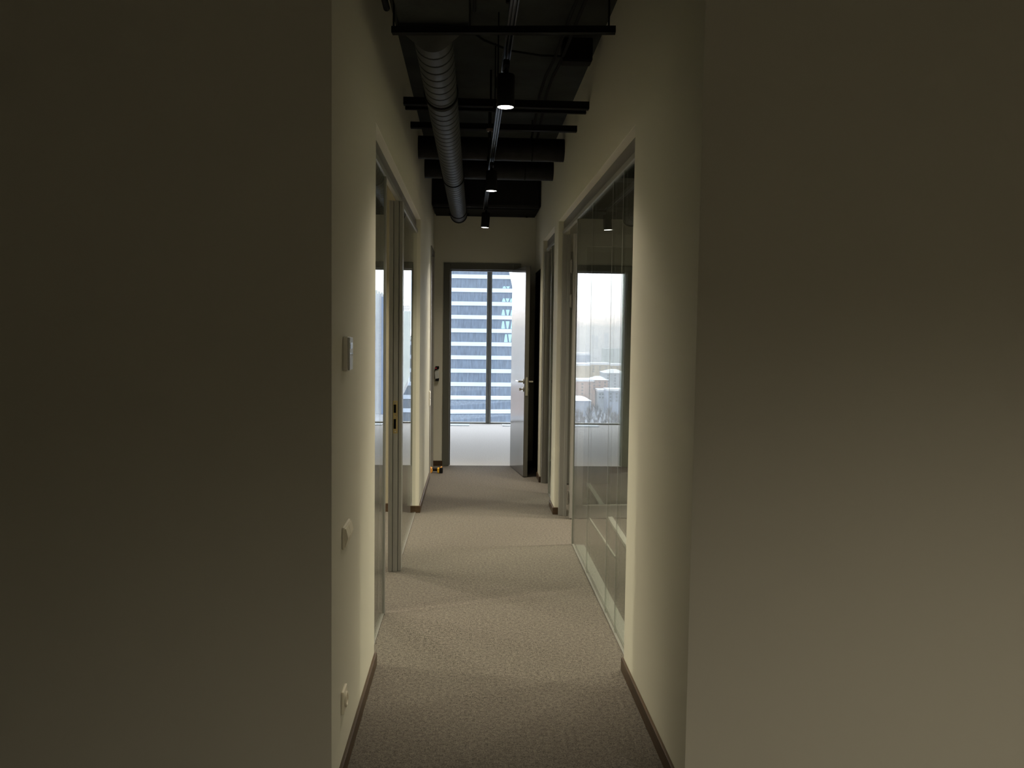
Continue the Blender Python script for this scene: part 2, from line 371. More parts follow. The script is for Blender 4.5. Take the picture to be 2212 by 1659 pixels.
for z in (2.15, 1.86, .18):
    bm = new(); cyl(bm, (-.014, 0, z-.05), (-.014, 0, z+.05), .011, seg=12)
    cyl(bm, (-.014, 0, z+.05), (-.014, 0, z+.058), .006, seg=10); cyl(bm, (-.014, 0, z-.058), (-.014, 0, z-.05), .006, seg=10)
    obj('hinge', bm, M_hinge, d3, smooth=True)
# right, far opening
w4 = thing('window_4', 'narrow glass partition in the second opening of the right wall', 'glass partition', (GR, 7.95, 0), kind='structure')
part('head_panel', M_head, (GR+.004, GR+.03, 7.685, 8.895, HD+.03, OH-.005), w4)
part('soffit_bounce_strip', M_soffit_bounce, (R+.001, R+T-.002, 7.682, 8.898, OH-.004, OH), w4)
channel('head_channel', w4, GR, 7.685, 8.855, HD, HD+.03, M_track, .022)
channel('floor_channel', w4, GR, 7.685, 8.24, 0, .009, M_track, .013)
part('pane', M_glass, (GR-GT/2, GR+GT/2, 7.687, 8.235, .008, HD+.01), w4)
part('edge_trim', M_track, (GR-.012, GR+.012, 8.235, 8.258, 0, HD), w4, bev=.002)
bm = new(); bx(bm, -.03, .05, -.045, -.002, 0, HD, bev=.002); bx(bm, -.005, .02, -.06, -.045, 0, HD, bev=.001)
obj('jamb_post', bm, M_frame, w4, loc=(0, 8.9-7.95, 0))
d4 = thing('door_4', 'dark grey door leaf opened into the unlit second room on the right', 'door', (R+.105, 8.80, 0), kind='structure')
bm = new(); bx(bm, 0, .62, -.022, .022, .008, HD-.004, bev=.002); obj('door_leaf', bm, M_dkframe, d4)
for z in (2.15, 1.86, .18):
    bm = new(); cyl(bm, (-.012, -.02, z-.05), (-.012, -.02, z+.05), .010, seg=12); obj('hinge', bm, M_hinge, d4, smooth=True)

# ------------------------------------------------------------------ track lighting
LZ = 2.675
def spot_light(x, y, z, power, size=128, blend=.55, soft=.03, beam=False):
    ld = bpy.data.lights.new('lamp_light', 'SPOT'); ld.energy = power; ld.color = LAMP_COL
    ld.spot_size = math.radians(size); ld.spot_blend = blend; ld.shadow_soft_size = soft
    if beam:                                       # reflector lamp: strong centre beam and weak wide spill
        ld.spot_size = math.radians(130); ld.spot_blend = .5; ld.use_nodes = True
        q = ld.node_tree; em = q.nodes['Emission']; tcn = q.nodes.new('ShaderNodeTexCoord'); sp = q.nodes.new('ShaderNodeSeparateXYZ')
        ab = q.nodes.new('ShaderNodeMath'); ab.operation = 'ABSOLUTE'; cr = q.nodes.new('ShaderNodeValToRGB'); el = cr.color_ramp.elements
        prof = [(65, 0), (55, .022), (47, .065), (40, .115), (33, .21), (27, .36), (21, .66), (14, 1), (0, 1)]
        el[0].position = math.cos(math.radians(65)); el[0].color = (0, 0, 0, 1); el[1].position = 1; el[1].color = (1, 1, 1, 1)
        for dg, v in prof[1:-1]:
            k = el.new(math.cos(math.radians(dg))); k.color = (v, v, v, 1)
        q.links.new(tcn.outputs['Normal'], sp.inputs[0]); q.links.new(sp.outputs['Z'], ab.inputs[0]); q.links.new(ab.outputs[0], cr.inputs[0]); q.links.new(cr.outputs[0], em.inputs['Strength'])
    lo = bpy.data.objects.new('lamp_light', ld); COL.objects.link(lo); lo.location = (x, y, z)
    return lo
def track_lamp(x, y, label, tilt=0, power=LAMP_W, group=None, size=128, blend=.55, soft=.03, beam=False):
    t = thing('track_spotlight', label, 'spotlight', (x, y, LZ), group=group)
    t.rotation_euler = (0, tilt, 0)
    bm = new()
    n = 28
    prof = [(.0385, .016), (.0385, .002), (.0425, 0), (.0435, .002), (.0435, .150), (.0405, .155), (0, .155)]
    rings = []
    for r, z in prof[:-1]: rings.append([bm.verts.new((r*math.cos(2*PI*k/n), r*math.sin(2*PI*k/n), z)) for k in range(n)])
    for a, b in zip(rings[:-1], rings[1:]):
        for k in range(n): bm.faces.new((a[k], a[(k+1) % n], b[(k+1) % n], b[k]))
    bm.faces.new(rings[-1])
    body = obj('lamp_body', bm, M_black, t, smooth=True)
    bm = new(); bmesh.ops.create_circle(bm, cap_ends=True, segments=n, radius=.0386, matrix=Matrix.Translation((0, 0, .003)))
    obj('lens', bm, M_lens, body)
    bm = new(); bx(bm, -.012, .012, -.014, .014, .155, .175, bev=.002); cyl(bm, (0, 0, .172), (0, 0, .19), .007, seg=10)
    obj('swivel', bm, M_black, t)
    bm = new(); bx(bm, -.016, .016, -.06, .06, .186, .212, bev=.003); obj('track_adapter', bm, M_black, t)
    lo = spot_light(0, 0, -.004, power, size, blend, soft, beam); lo.parent = t; lo.rotation_euler = (0, 0, 0)
    return t
track_lamp(.150, 4.16, 'black cylinder spotlight with a bright lit lens, nearest and largest on the track', group='spotlights on the corridor track', power=BEAM_W, beam=True)
track_lamp(.138, 6.62, 'black cylinder spotlight with a lit lens, middle one of the corridor track', group='spotlights on the corridor track', power=BEAM_W, beam=True)
track_lamp(.124, 8.95, 'small black cylinder spotlight in front of the cream end wall, last on the track', group='spotlights on the corridor track', tilt=.06, power=BEAM_W, beam=True)
tr = thing('lighting_track', 'black lighting track with glinting grooves above the corridor', 'track', (.14, 5.9, LZ+.225), rotz=.0055)
bm = new(); bx(bm, -.017, -.012, -3.3, 3.2, -.018, .016); bx(bm, .012, .017, -3.3, 3.2, -.018, .016); bx(bm, -.017, .017, -3.3, 3.2, .012, .018); bx(bm, -.003, .003, -3.3, 3.2, -.012, .013)
obj('rail', bm, M_blackgloss, tr)
for y in (-3.3, 3.2):
    bm = new(); bx(bm, -.018, .018, y-.012, y+.012, -.019, .019); obj('end_cap', bm, M_black, tr)
for y in (-2.4, -1.2, -.7, .9, 2.6):
    bm = new(); cyl(bm, (-.02, y, .018), (-.02, y, ZC-LZ-.225), .004, seg=8); cyl(bm, (-.02, y, .018), (-.02, y, .075), .011, seg=12); obj('hanger_rod', bm, M_black, tr)
# side rooms and lobby lamps (same fittings)
SIDE_W = LAMP_W*2.2; DEEP_W = LAMP_W*9
for x, y, lab in ((-1.75, 4.3, 'black spotlight in the left glazed room, nearer one'), (-1.75, 6.6, 'black spotlight in the left glazed room, farther one on the near track'), (-3.6, 6.8, 'black spotlight in the left glazed room, deepest in the room'),
                  (2.1, 4.4, 'black spotlight in the right glazed room, nearer one'), (2.1, 6.4, 'black spotlight in the right glazed room, farther one on the near track'), (3.3, 6.7, 'black spotlight in the right glazed room, deepest in the room')):
    deep = abs(x) > 2.5
    track_lamp(x, y, lab, power=DEEP_W if deep else SIDE_W*(2.2 if x < 0 else 1.5), group='spotlights in the side rooms', size=154 if deep else 132, blend=.8 if deep else .6, soft=.16 if deep else .04)
for x, lab in ((-1.75, 'black lighting track on the ceiling of the left glazed room'), (2.1, 'black lighting track on the ceiling of the right glazed room'), (-3.6, 'black lighting track deep in the left glazed room'), (3.3, 'black lighting track deep in the right glazed room')):
    t = thing('lighting_track', lab, 'track', (x, 5.3, LZ+.225))
    bm = new(); bx(bm, -.017, .017, -1.9, 1.9, -.018, .018, bev=.003); obj('rail', bm, M_blackgloss, t)
    for y in (-1.6, 1.6):
        bm = new(); cyl(bm, (0, y, .018), (0, y, ZC-LZ-.225), .004, seg=8); obj('hanger_rod', bm, M_black, t)
track_lamp(2.1, -.45, 'black spotlight over the lobby to the right of the viewer, nearer the corridor wall', power=LAMP_W*5.6, group='spotlights over the lobby', size=153, blend=1)
track_lamp(2.1, -1.7, 'black spotlight over the lobby to the right of the viewer, farther from the corridor wall', power=LAMP_W*5.6, group='spotlights over the lobby', size=153, blend=1)
t = thing('lighting_track', 'black lighting track over the lobby behind the viewer', 'track', (2.1, -1.1, LZ+.225))
bm = new(); bx(bm, -.017, .017, -1.5, 1.5, -.018, .018, bev=.003); obj('rail', bm, M_blackgloss, t)
for y in (-1.2, 1.2):
    bm = new(); cyl(bm, (0, y, .018), (0, y, ZC-LZ-.225), .004, seg=8); obj('hanger_rod', bm, M_black, t)

# ------------------------------------------------------------------ ceiling services
# spiral duct
DZ, DR = 2.83, .083
sd = thing('spiral_duct', 'round grey spiral seam air duct running along the left of the ceiling', 'duct', (-.165, 6.4, DZ), rotz=-.004)
bm = new(); Y0, Y1, PITCHS, SEG = -2.8, 2.85, .107, 28
usub = [0, .78, .84, .90, .96]
rad = [0, 0, -.007, -.007, 0]
rows = []
nturn = int((Y1-Y0)/PITCHS)
for i in range(nturn):
    for u, rr in zip(usub, rad):
        ring = []
        for k in range(SEG):
            th = 2*PI*k/SEG
            ring.append(bm.verts.new(((DR+rr)*math.cos(th), Y0+(i+u)*PITCHS, (DR+rr)*math.sin(th))))
        rows.append(ring)
for a, b in zip(rows[:-1], rows[1:]):
    for k in range(SEG): bm.faces.new((a[k], a[(k+1) % SEG], b[(k+1) % SEG], b[k]))
bm.faces.new(rows[-1])
obj('duct_pipe', bm, M_duct, sd, smooth=True)
bm = new(); A = []; B = []; n = 32
for k in range(n):
    th = 2*PI*k/n; cx_, cz_ = math.cos(th), math.sin(th); q = 1/max(abs(cx_), abs(cz_))
    A.append(bm.verts.new((DR*cx_, Y0, DR*cz_))); B.append(bm.verts.new((.118*cx_*q, Y0-.07, .045+.075*cz_*q)))
for k in range(n): bm.faces.new((A[k], A[(k+1) % n], B[(k+1) % n], B[k]))
obj('duct_collar', bm, M_duct, sd, smooth=True)
bm = new(); cyl(bm, (0, Y1-.14, 0), (0, Y1-.10, 0), DR+.008, seg=32); bx(bm, -DR-.025, -DR, Y1-.135, Y1-.105, -.012, .012); bx(bm, DR, DR+.025, Y1-.135, Y1-.105, -.012, .012)
obj('duct_clamp', bm, M_black, sd)
for y in (-1.9, .5, 2.4):
    bm = new(); cyl(bm, (0, y, DR), (0, y, ZC-DZ), .004, seg=8); cyl(bm, (0, y-.012, 0), (0, y+.012, 0), DR+.007, seg=28); obj('duct_hanger', bm, M_black, sd)
# plenum box
pb = thing('plenum_box', 'dark grey sheet metal plenum box at the near end of the round duct', 'duct box', (-.165, 3.1, 2.80))
bm = new(); bx(bm, -.14, .14, -.5, .405, .02, .40, bev=.004); pbb = obj('box_body', bm, M_ceil, pb)
for y in (-.02, .40):
    bm = new(); bx(bm, -.147, .147, y-.006, y+.006, .0155, .407); obj('box_flange', bm, M_ceil, pbb)
# cross bars
def bar(x0, x1, y, z, h, dpt, label, dy=0):
    t = thing('cross_bar', label, 'ceiling bar', ((x0+x1)/2, y, z), group='bars across the corridor ceiling', rotz=-dy)
    bm = new(); hw = (x1-x0)/2
    bx(bm, -hw, hw, -dpt/2, dpt/2, -h/2, -h/2+.004); bx(bm, -hw, hw, -dpt/2, -dpt/2+.004, -h/2, h/2); bx(bm, -hw, hw, dpt/2-.004, dpt/2, -h/2, h/2)
    obj('channel_profile', bm, M_black, t)
    return t
t = bar(-.335, .558, 3.462, 2.797, .025, .035, 'slim black bar crossing the ceiling in front of the plenum box, nearest of the bars', dy=.09)
for x in (-.44, .42):
    bm = new(); cyl(bm, (x, 0, .0), (x, 0, ZC-2.797), .004, seg=8); obj('hanger_rod', bm, M_black, t)
t = bar(L, R, 5.52, 3.05, .045, .05, 'black bar crossing from wall to wall behind the nearest spotlight')
t = bar(L, R, 5.66, 3.045, .02, .03, 'thin black bar close behind the second ceiling bar')
t = bar(L, R, 6.15, 3.05, .04, .05, 'black bar crossing from wall to wall above the hanging ceiling sensor')
# longitudinal services
t = thing('conduit_pipe', 'thin black conduit along the ceiling centre above the nearest bar', 'pipe', (-.004, 3.2, 2.95))
bm = new(); tube(bm, [(0, -1.2, 0), (0, .48, 0)], .0075, 10); obj('pipe', bm, M_black, t, smooth=True)
bm = new(); tube(bm, [(0, .0, .0), (0, .0, ZC-2.95)], .004, 8); obj('pipe_clip', bm, M_black, t)
t = thing('conduit_pipe', 'black conduit along the ceiling beside the left wall', 'pipe', (-.355, 3.3, 2.92))
bm = new(); tube(bm, [(0, -1.2, 0), (-.01, .30, 0)], .014, 10); obj('pipe', bm, M_black, t, smooth=True)
bm = new(); tube(bm, [(0, .0, .0), (0, .0, ZC-2.92)], .004, 8); obj('pipe_clip', bm, M_black, t)
for k, (dx, lab) in enumerate(((0, 'black cable running along the ceiling, nearer the right wall'), (-.045, 'black cable running along the ceiling, inner one of the pair'))):
    bm = new(); tube(bm, [(.56+dx, 2.9, 3.23), (.55+dx, 3.8, 3.215), (.535+dx, 4.5, 3.23), (.515+dx, 5.1, 3.21), (.49+dx, 5.42, 3.2)] + [(.5+dx+.02*math.sin(y*2), y, 3.2+.012*math.sin(y*5)) for y in (5.8, 6.2, 6.6, 7.0, 7.5)], .010, 8)
    tag(obj('ceiling_cable', bm, M_cable, smooth=True), lab, 'cable', 'cables along the ceiling')
jb = thing('junction_box', 'black junction box high by the right wall behind the first ceiling bar', 'junction box', (.60, 5.1, 3.22))
bm = new(); bx(bm, -.09, .09, -.05, .05, -.03, .10, bev=.006); obj('box_body', bm, M_black, jb)
bm = new(); bx(bm, -.085, .085, -.045, .045, -.036, -.029, bev=.003); obj('lid', bm, M_black, jb)
bm = new(); tube(bm, [(-.08, 4.75, 3.27), (.05, 4.85, 3.22), (.2, 4.95, 3.20), (.38, 5.02, 3.20), (.515, 5.07, 3.215)], .006, 8)
tag(obj('ceiling_cable', bm, M_cable, smooth=True), 'thin black cable slung across the ceiling to the junction box', 'cable', 'cables along the ceiling')
cs = thing('ceiling_sensor', 'small round ceiling sensor hanging on a black rod', 'sensor', (.108, 5.72, 2.92))
bm = new(); cyl(bm, (0, 0, .012), (0, 0, ZC-2.92), .007, seg=10); obj('rod', bm, M_black, cs)
bm = new(); cyl(bm, (0, 0, 0), (0, 0, .016), .022, .027, seg=24); obj('sensor_head', bm, M_sensor, cs, smooth=True)
bm = new(); cyl(bm, (0, 0, -.05), (0, 0, 0), .006, .009, seg=12); obj('sensor_tip', bm, M_black, cs, smooth=True)
# black insulated cross ducts
def round_duct(y, z, r, label):
    t = thing('insulated_duct', label, 'duct', ((L+R)/2, y, z), group='black insulated cross ducts')
    hw = (R-L)/2
    bm = new(); cyl(bm, (-hw, 0, 0), (hw, 0, 0), r, seg=28); obj('duct_pipe', bm, M_insul, t, smooth=True)
    for x in (-.28, .33):
        bm = new(); cyl(bm, (x-.006, 0, 0), (x+.006, 0, 0), r+.004, seg=28); cyl(bm, (x, 0, r), (x, 0, ZC-z), .004, seg=8); obj('duct_strap', bm, M_black, t)
    return t
round_duct(7.02, 3.08, .092, 'black insulated duct crossing the corridor above the middle spotlight, nearer one')
round_duct(7.95, 3.09, .092, 'black insulated duct crossing the corridor, farther one in front of the large box')
bd = thing('ventilation_box', 'large black ventilation box across the corridor before the end wall', 'duct box', ((L+R)/2, 9.6, 2.92))
hw = (R-L)/2
bm = new(); bx(bm, -hw, hw, -.32, .36, .012, ZC-2.92, bev=.03); obj('box_body', bm, M_insul, bd)
bm = new(); bx(bm, -hw+.02, hw-.02, -.28, .34, 0, .02, bev=.004); obj('box_bottom', bm, M_black, bd)
bm = new(); cyl(bm, (.47, .2, -.02), (.47, .2, .01), .012, seg=10); obj('drain_stub', bm, M_black, bd)

# ------------------------------------------------------------------ wall fittings
th = thing('thermostat', 'small white wall thermostat with a grey display at eye height on the left wall', 'thermostat', (L, 3.03, 1.45))
part('housing', M_white, (L, L+.017, 2.985, 3.072, 1.452, 1.573), th, bev=.003)
cov = part('cover', M_greyp, (L+.017, L+.024, 2.988, 3.069, 1.455, 1.570), th, bev=.002)
sub('display', M_screen, (L+.0235, L+.0248, 3.0, 3.057, 1.53, 1.552), th, cov)
sub('button', M_screen, (L+.0235, L+.0252, 3.045, 3.057, 1.505, 1.513), th, cov, bev=.001)
sub('seam', M_screen, (L+.0235, L+.0245, 2.99, 3.067, 1.512, 1.515), th, cov)
sw = thing('light_switch', 'ivory double rocker light switch at hip height on the left wall', 'light switch', (L, 3.04, .82))
part('plate', M_ivory, (L, L+.009, 2.968, 3.118, .822, .902), sw, bev=.003)
for y0 in (2.975, 3.046):
    bm = new(); prism(bm, [(L+.008, .829), (L+.012, .829), (L+.021, .862), (L+.014, .895), (L+.008, .895)], y0, y0+.066)
    bmesh.ops.translate(bm, vec=(-L, -3.04, -.82), verts=bm.verts); obj('rocker', bm, M_ivory, sw)
so = thing('wall_socket', 'ivory wall socket near the floor on the left wall', 'socket', (L, 2.995, .23))
part('plate', M_ivory, (L, L+.010, 2.953, 3.035, .232, .314), so, bev=.003)
bm = new(); n = 24; A = []
for r, x in ((.027, .0105), (.027, .017), (.021, .017), (.019, .006)): A.append([bm.verts.new((x, -.001+r*math.cos(2*PI*k/n), .043+r*math.sin(2*PI*k/n))) for k in range(n)])
for a, b in zip(A[:-1], A[1:]):
    for k in range(n): bm.faces.new((a[k], a[(k+1) % n], b[(k+1) % n], b[k]))
bm.faces.new(A[-1]); well = obj('socket_well', bm, M_ivory, so, smooth=True)
for dy in (-.0095, .0095):
    bm = new(); cyl(bm, (.0055, -.001+dy, .043), (.0068, -.001+dy, .043), .003, seg=10); obj('pin_hole', bm, M_hole, well)
fs = thing('light_switch', 'small white light switch far down the left wall beside the end door', 'light switch', (L, 9.05, .87))
part('plate', M_white, (L, L+.010, 9.01, 9.09, .79, .95), fs, bev=.002)
part('rocker', M_white, (L+.009, L+.015, 9.02, 9.08, .875, .94), fs, bev=.002)
part('rocker', M_white, (L+.009, L+.015, 9.02, 9.08, .80, .865), fs, bev=.002)
ic = thing('intercom_handset', 'grey and black intercom handset on the cream wall left of the end door', 'intercom', (-.404, YF, 1.0))
bm = new(); prism(bm, [(-.022, .028), (.020, .035), (.020, .15), (-.02, .132), (-.026, .10)], -.022, -.004); obj('body', bm, M_greyp, ic)
bm = new(); prism(bm, [(-.024, .128), (.022, .148), (.024, .172), (.018, .178), (-.018, .178), (-.024, .160)], -.032, 0); ear = obj('earpiece', bm, M_black, ic)
bm = new(); prism(bm, [(-.02, .004), (.02, .004), (.024, .04), (.016, .036), (-.02, .030)], -.032, 0); obj('mouthpiece', bm, M_black, ic)
bm = new(); cyl(bm, (-.012, -.032, .155), (-.012, -.035, .155), .009, seg=14); obj('red_lamp', bm, M_red, ear)
bm = new(); bx(bm, -.028, -.022, -.02, 0, .03, .14); obj('bracket', bm, M_black, ic)

# ------------------------------------------------------------------ cordless drill on the carpet
dr = thing('cordless_drill', 'yellow and black cordless drill lying on the carpet by the end door', 'drill', (-.385, 9.46, 0))
bm = new(); bx(bm, .035, .075, -.038, .038, .002, .062, bev=.006); bat = obj('battery', bm, M_black, dr)
bm = new(); bx(bm, .012, .038, -.034, .034, .006, .058, bev=.006); obj('battery_clip', bm, M_yellow, dr)
bm = new(); tube(bm, [(.02, 0, .036), (-.02, 0, .038), (-.055, 0, .040)], .017, 14); obj('grip', bm, M_black, dr, smooth=True)
bm = new(); cyl(bm, (-.068, -.045, .034), (-.068, .06, .034), .030, .028, seg=20); obj('motor_housing', bm, M_orange, dr, smooth=True)
bm = new(); cyl(bm, (-.068, .06, .034), (-.068, .105, .034), .022, .014, seg=18); obj('chuck', bm, M_black, dr, smooth=True)
bm = new(); bx(bm, -.05, -.036, -.01, .012, .016, .028, bev=.003); obj('trigger', bm, M_black, dr)
bm = new(); cyl(bm, (.045, -.02, .06), (.062, .02, .066), .007, seg=10); obj('latch', bm, M_orange, bat, smooth=True)

# ------------------------------------------------------------------ things on the carpet behind the right glass
def strip(name, label, pts, wdt, h, m, cat):
    t = thing(name, label, cat, (*pts[0], 0)); bm = new(); p0 = Vector((*pts[0], 0)); p1 = Vector((*pts[1], 0)); dd = (p1-p0).normalized(); nn = Vector((-dd.y, dd.x, 0))*wdt/2
    q = [p0-nn, p1-nn, p1+nn, p0+nn]
    A = [bm.verts.new(v-p0) for v in q]; B = [bm.verts.new(v-p0+Vector((0, 0, h))-0.15*(n_)) for v, n_ in zip(q, (-nn, -nn, nn, nn))]
    bm.faces.new(A); bm.faces.new(B)
    for i in range(4): bm.faces.new((A[i], A[(i+1) % 4], B[(i+1) % 4], B[i]))
    obj('strip_body', bm, m, t)
    return t
strip('cable_trunking', 'long white cable trunking lying on the carpet behind the right glass', [(1.24, 9.0), (1.14, 4.2)], .05, .02, M_trunk, 'trunking')
strip('floor_cable', 'thin pale cable lying on the carpet just behind the right glass', [(1.02, 7.75), (1.035, 5.9)], .014, .012, M_trunk, 'cable')

strip('floor_strip', 'wide pale grey strip lying on the carpet along the foot of the right glass', [(.825, 6.24), (.825, 4.0)], .07, .008, M_trunk, 'strip')

# ------------------------------------------------------------------ the city outside
GZ = -78.4
M_spand = mat('white_spandrel_panels', (.36, .43, .52), .45, noise=(.2, .05, 2))
M_tglass = mat('blue_grey_tower_glazing', (.082, .112, .155), .35, spec=.4, noise=(.8, .28, 6, (3, 3, .5)))
M_facet = mat('pale_facet_glazing', (.62, .70, .80), .3, noise=(.3, .08, 2))
M_blue = mat('blue_tower_glazing', (.06, .16, .36), .3, noise=(.05, .25, 4, (1, 1, .3)))
M_conc = mat('pale_grey_concrete', (.44, .48, .53), .8, noise=(.05, .12, 4))
M_gconc = mat('greenish_grey_panels', (.42, .47, .46), .8, noise=(.05, .12, 4))
M_snow = mat('snow_covered_roof', (.74, .78, .84), .9, noise=(.03, .06, 4))
M_beige = mat('beige_plaster', (.52, .45, .34), .85, noise=(.04, .12, 4))
M_pink = mat('pinkish_brick', (.46, .35, .31), .85, noise=(.04, .12, 4))
M_gbld = mat('blue_grey_panels', (.33, .38, .48), .85, noise=(.04, .15, 4))
M_wins = mat('dark_far_windows', (.13, .15, .18), .4)
M_ground = mat('snowy_city_ground', (.33, .37, .44), .95, noise=(.006, .45, 8))
M_tree = mat('bare_winter_trees', (.17, .17, .19), .95, noise=(.15, .4, 4))
bm = new(); bx(bm, -6000, 6000, 30, 12000, GZ-2, GZ); tag(obj('ground', bm, M_ground), 'snowy city ground far below the windows', 'ground', kind='structure')
# striped tower
TY, FH, BHT = 230.0, 3.632, 1.07
def edge_x(z):
    pts = [(40, 5), (17.2, 9.9), (10.9, 11.4), (6, 12.4), (1.6, 14.6), (-.4, 15.7), (-13, 15.7), (-14.5, 17.5), (-200, 17.5)]
    for (z0, x0), (z1, x1) in zip(pts[:-1], pts[1:]):
        if z <= z0 and z >= z1: return x0 + (x1-x0)*(z0-z)/(z0-z1)
    return 5
def flare(z): return max(0, min(14, (-15.5-z)*.9))      # the left side leans out towards its foot
XL = -19
tw = thing('office_tower', 'striped glass office tower seen straight through the far doorway', 'tower', (0, TY, GZ))
for k in range(-21, 13):
    zc = 1.6 + k*FH
    for nm, z0, z1, m, off in (('spandrel_band', zc-BHT/2, zc+BHT/2, M_spand, -.25), ('glazing_band', zc+BHT/2, zc+FH-BHT/2, M_tglass, 0)):
        a, b = edge_x(z0), edge_x(z1); r0, r1 = flare(z0), flare(z1)
        bm = new()
        def V(x, y, z): return bm.verts.new((x, y-TY, z-GZ))
        A = [V(XL, TY+off-r0, z0), V(a, TY+off, z0), V(a+2, TY+28, z0), V(XL, TY+28, z0)]
        B = [V(XL, TY+off-r1, z1), V(b, TY+off, z1), V(b+2, TY+28, z1), V(XL, TY+28, z1)]
        bm.faces.new(A); bm.faces.new(B)
        for i in range(4): bm.faces.new((A[i], A[(i+1) % 4], B[(i+1) % 4], B[i]))
        obj(nm, bm, m, tw)
bm = new(); zs = [-.4, 1.6, 6, 10.9, 17.2, 30, 45]
f0 = [bm.verts.new((edge_x(z)-.02, -.3, z-GZ)) for z in zs]; f1 = [bm.verts.new((15.9, 3.5+.05*z, z-GZ)) for z in zs]; f2 = [bm.verts.new((15.9, 20, z-GZ)) for z in zs]; f3 = [bm.verts.new((edge_x(z)-.02, 20, z-GZ)) for z in zs]
for a, b in ((f0, f1), (f1, f2), (f2, f3), (f3, f0)):
    for i in range(len(zs)-1): bm.faces.new((a[i], b[i], b[i+1], a[i+1]))
bm.faces.new((f0[0], f1[0], f2[0], f3[0])); bm.faces.new((f0[-1], f1[-1], f2[-1], f3[-1]))
obj('pale_facet', bm, M_facet, tw)

M_cyan = mat('cyan_reflection_patches', (.24, .42, .48), .3)  # bright reflections in the tower glazing, drawn as cyan patches
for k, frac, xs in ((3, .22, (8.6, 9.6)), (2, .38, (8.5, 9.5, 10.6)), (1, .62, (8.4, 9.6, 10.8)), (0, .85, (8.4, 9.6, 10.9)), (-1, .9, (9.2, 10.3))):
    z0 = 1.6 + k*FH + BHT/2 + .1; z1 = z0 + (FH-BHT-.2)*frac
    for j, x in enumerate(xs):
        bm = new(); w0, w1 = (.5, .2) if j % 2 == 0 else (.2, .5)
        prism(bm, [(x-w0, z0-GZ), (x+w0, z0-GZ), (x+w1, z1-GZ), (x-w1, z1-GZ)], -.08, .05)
        obj('cyan_reflection', bm, M_cyan, tw)
def rayd(px, py):
    dv = fw*F_PX + rt2*(px-1106) - up2*(py-829.5)
    return dv/dv.y
def where(px, py, D, mirror=None):
    """city point whose image, direct or mirrored in a corridor glass plane, stands at a pixel; only used to survey the skyline"""
    q = rayd(px, py)
    if mirror is None: return Vector((q.x*D, D, 1.6+q.z*D))
    return Vector((2*mirror - q.x*D, D, 1.6+q.z*D))
FOOT = []
def block(name, label, cat, p0, p1, ytop, D, m, mirror=GR, depth=40, roof='snow', rows=0, ybot=None, group=None):
    a = where(p0, ytop, D, mirror); b = where(p1, ytop, D, mirror)
    x0, x1 = sorted((a.x, b.x)); zt = (a.z+b.z)/2; h = zt-GZ
    t = thing(name, label, cat, ((x0+x1)/2, D+depth/2, GZ), group=group)
    hw = (x1-x0)/2; hd = depth/2
    bm = new(); bx(bm, -hw, hw, -hd, hd, 0, h); wl = obj('walls', bm, m, t); FOOT.append((x0, x1, D, D+depth))
    if roof == 'snow':
        bm = new(); bx(bm, -hw-.6, hw+.6, -hd-.6, hd+.6, h, h+max(.8, .0022*D)); obj('roof', bm, M_snow, t)
    elif roof == 'hip':
        bm = new(); A = [bm.verts.new(p) for p in ((-hw-.8, -hd-.8, h), (hw+.8, -hd-.8, h), (hw+.8, hd+.8, h), (-hw-.8, hd+.8, h))]
        rr = min(hw, hd)*.7; rh = .004*D
        B = [bm.verts.new(p) for p in ((-hw+rr, 0, h+rh), (hw-rr, 0, h+rh))]
        bm.faces.new(A); bm.faces.new((A[0], A[1], B[1], B[0])); bm.faces.new((A[2], A[3], B[0], B[1])); bm.faces.new((A[1], A[2], B[1])); bm.faces.new((A[3], A[0], B[0]))
        obj('roof', bm, M_snow, t)
    if rows:
        bm = new(); vis = rows; nw = max(3, int(2*hw/7)); zh = 3.3
        for r_ in range(vis):
            zz = h-2.6-r_*zh
            if zz < 2: break
            for q in range(nw):
                xx = -hw + (q+.5)*2*hw/nw
                bx(bm, xx-.9, xx+.9, -hd-.12, -hd+.1, zz-.8, zz+.8)
        o = obj('windows', bm, M_wins, wl); o['kind'] = 'stuff'
    return t
# towers seen mirrored in the left glass
t = block('office_tower', 'tall blue glass tower mirrored in the left glass pane', 'tower', 824, 834.5, 641, 800, M_blue, mirror=GL, depth=30, roof=None)
h = where(824, 641, 800, GL).z - GZ
t2 = block('concrete_tower', 'pale grey tower beside the blue glass tower, mirrored in the left glass', 'tower', 806, 824, 634, 806, M_conc, mirror=GL, depth=34, roof=None)
hh = where(806, 634, 806, GL).z-GZ; hw2 = abs(where(806, 634, 806, GL).x-where(824, 634, 806, GL).x)/2
for k in range(int(hh/3.6)-1):
    bm = new(); bx(bm, -hw2-.25, -hw2*.35, -17.25, -16.9, hh-3-k*3.6, hh-2.3-k*3.6); obj('floor_ledge', bm, M_gbld, t2)
bm = new(); bx(bm, hw2*.35, hw2*.47, -17.3, -16.9, 0, hh-20); obj('pilaster', bm, M_gbld, t2)
bm = new(); 
for q in range(6): bx(bm, -hw2+q*2.6, -hw2+q*2.6+1.6, -8, -4, hh, hh+1.6+(q % 3))
obj('roof_plant', bm, M_gconc, t2)
t3 = block('residential_tower', 'pale green grey tower with a lattice crown behind the striped tower', 'tower', 872, 884, 672, 650, M_gconc, mirror=GL, depth=24, roof=None)
hh = where(872, 672, 650, GL).z-GZ; hw3 = abs(where(872, 672, 650, GL).x-where(884, 672, 650, GL).x)/2
bm = new()
for q in range(5): bx(bm, -hw3+q*hw3/2-.25, -hw3+q*hw3/2+.25, -11.8, -11.3, hh, hh+4)
for q in range(2): bx(bm, -hw3, hw3, -11.8, -11.3, hh+1.6+q*2, hh+2+q*2)
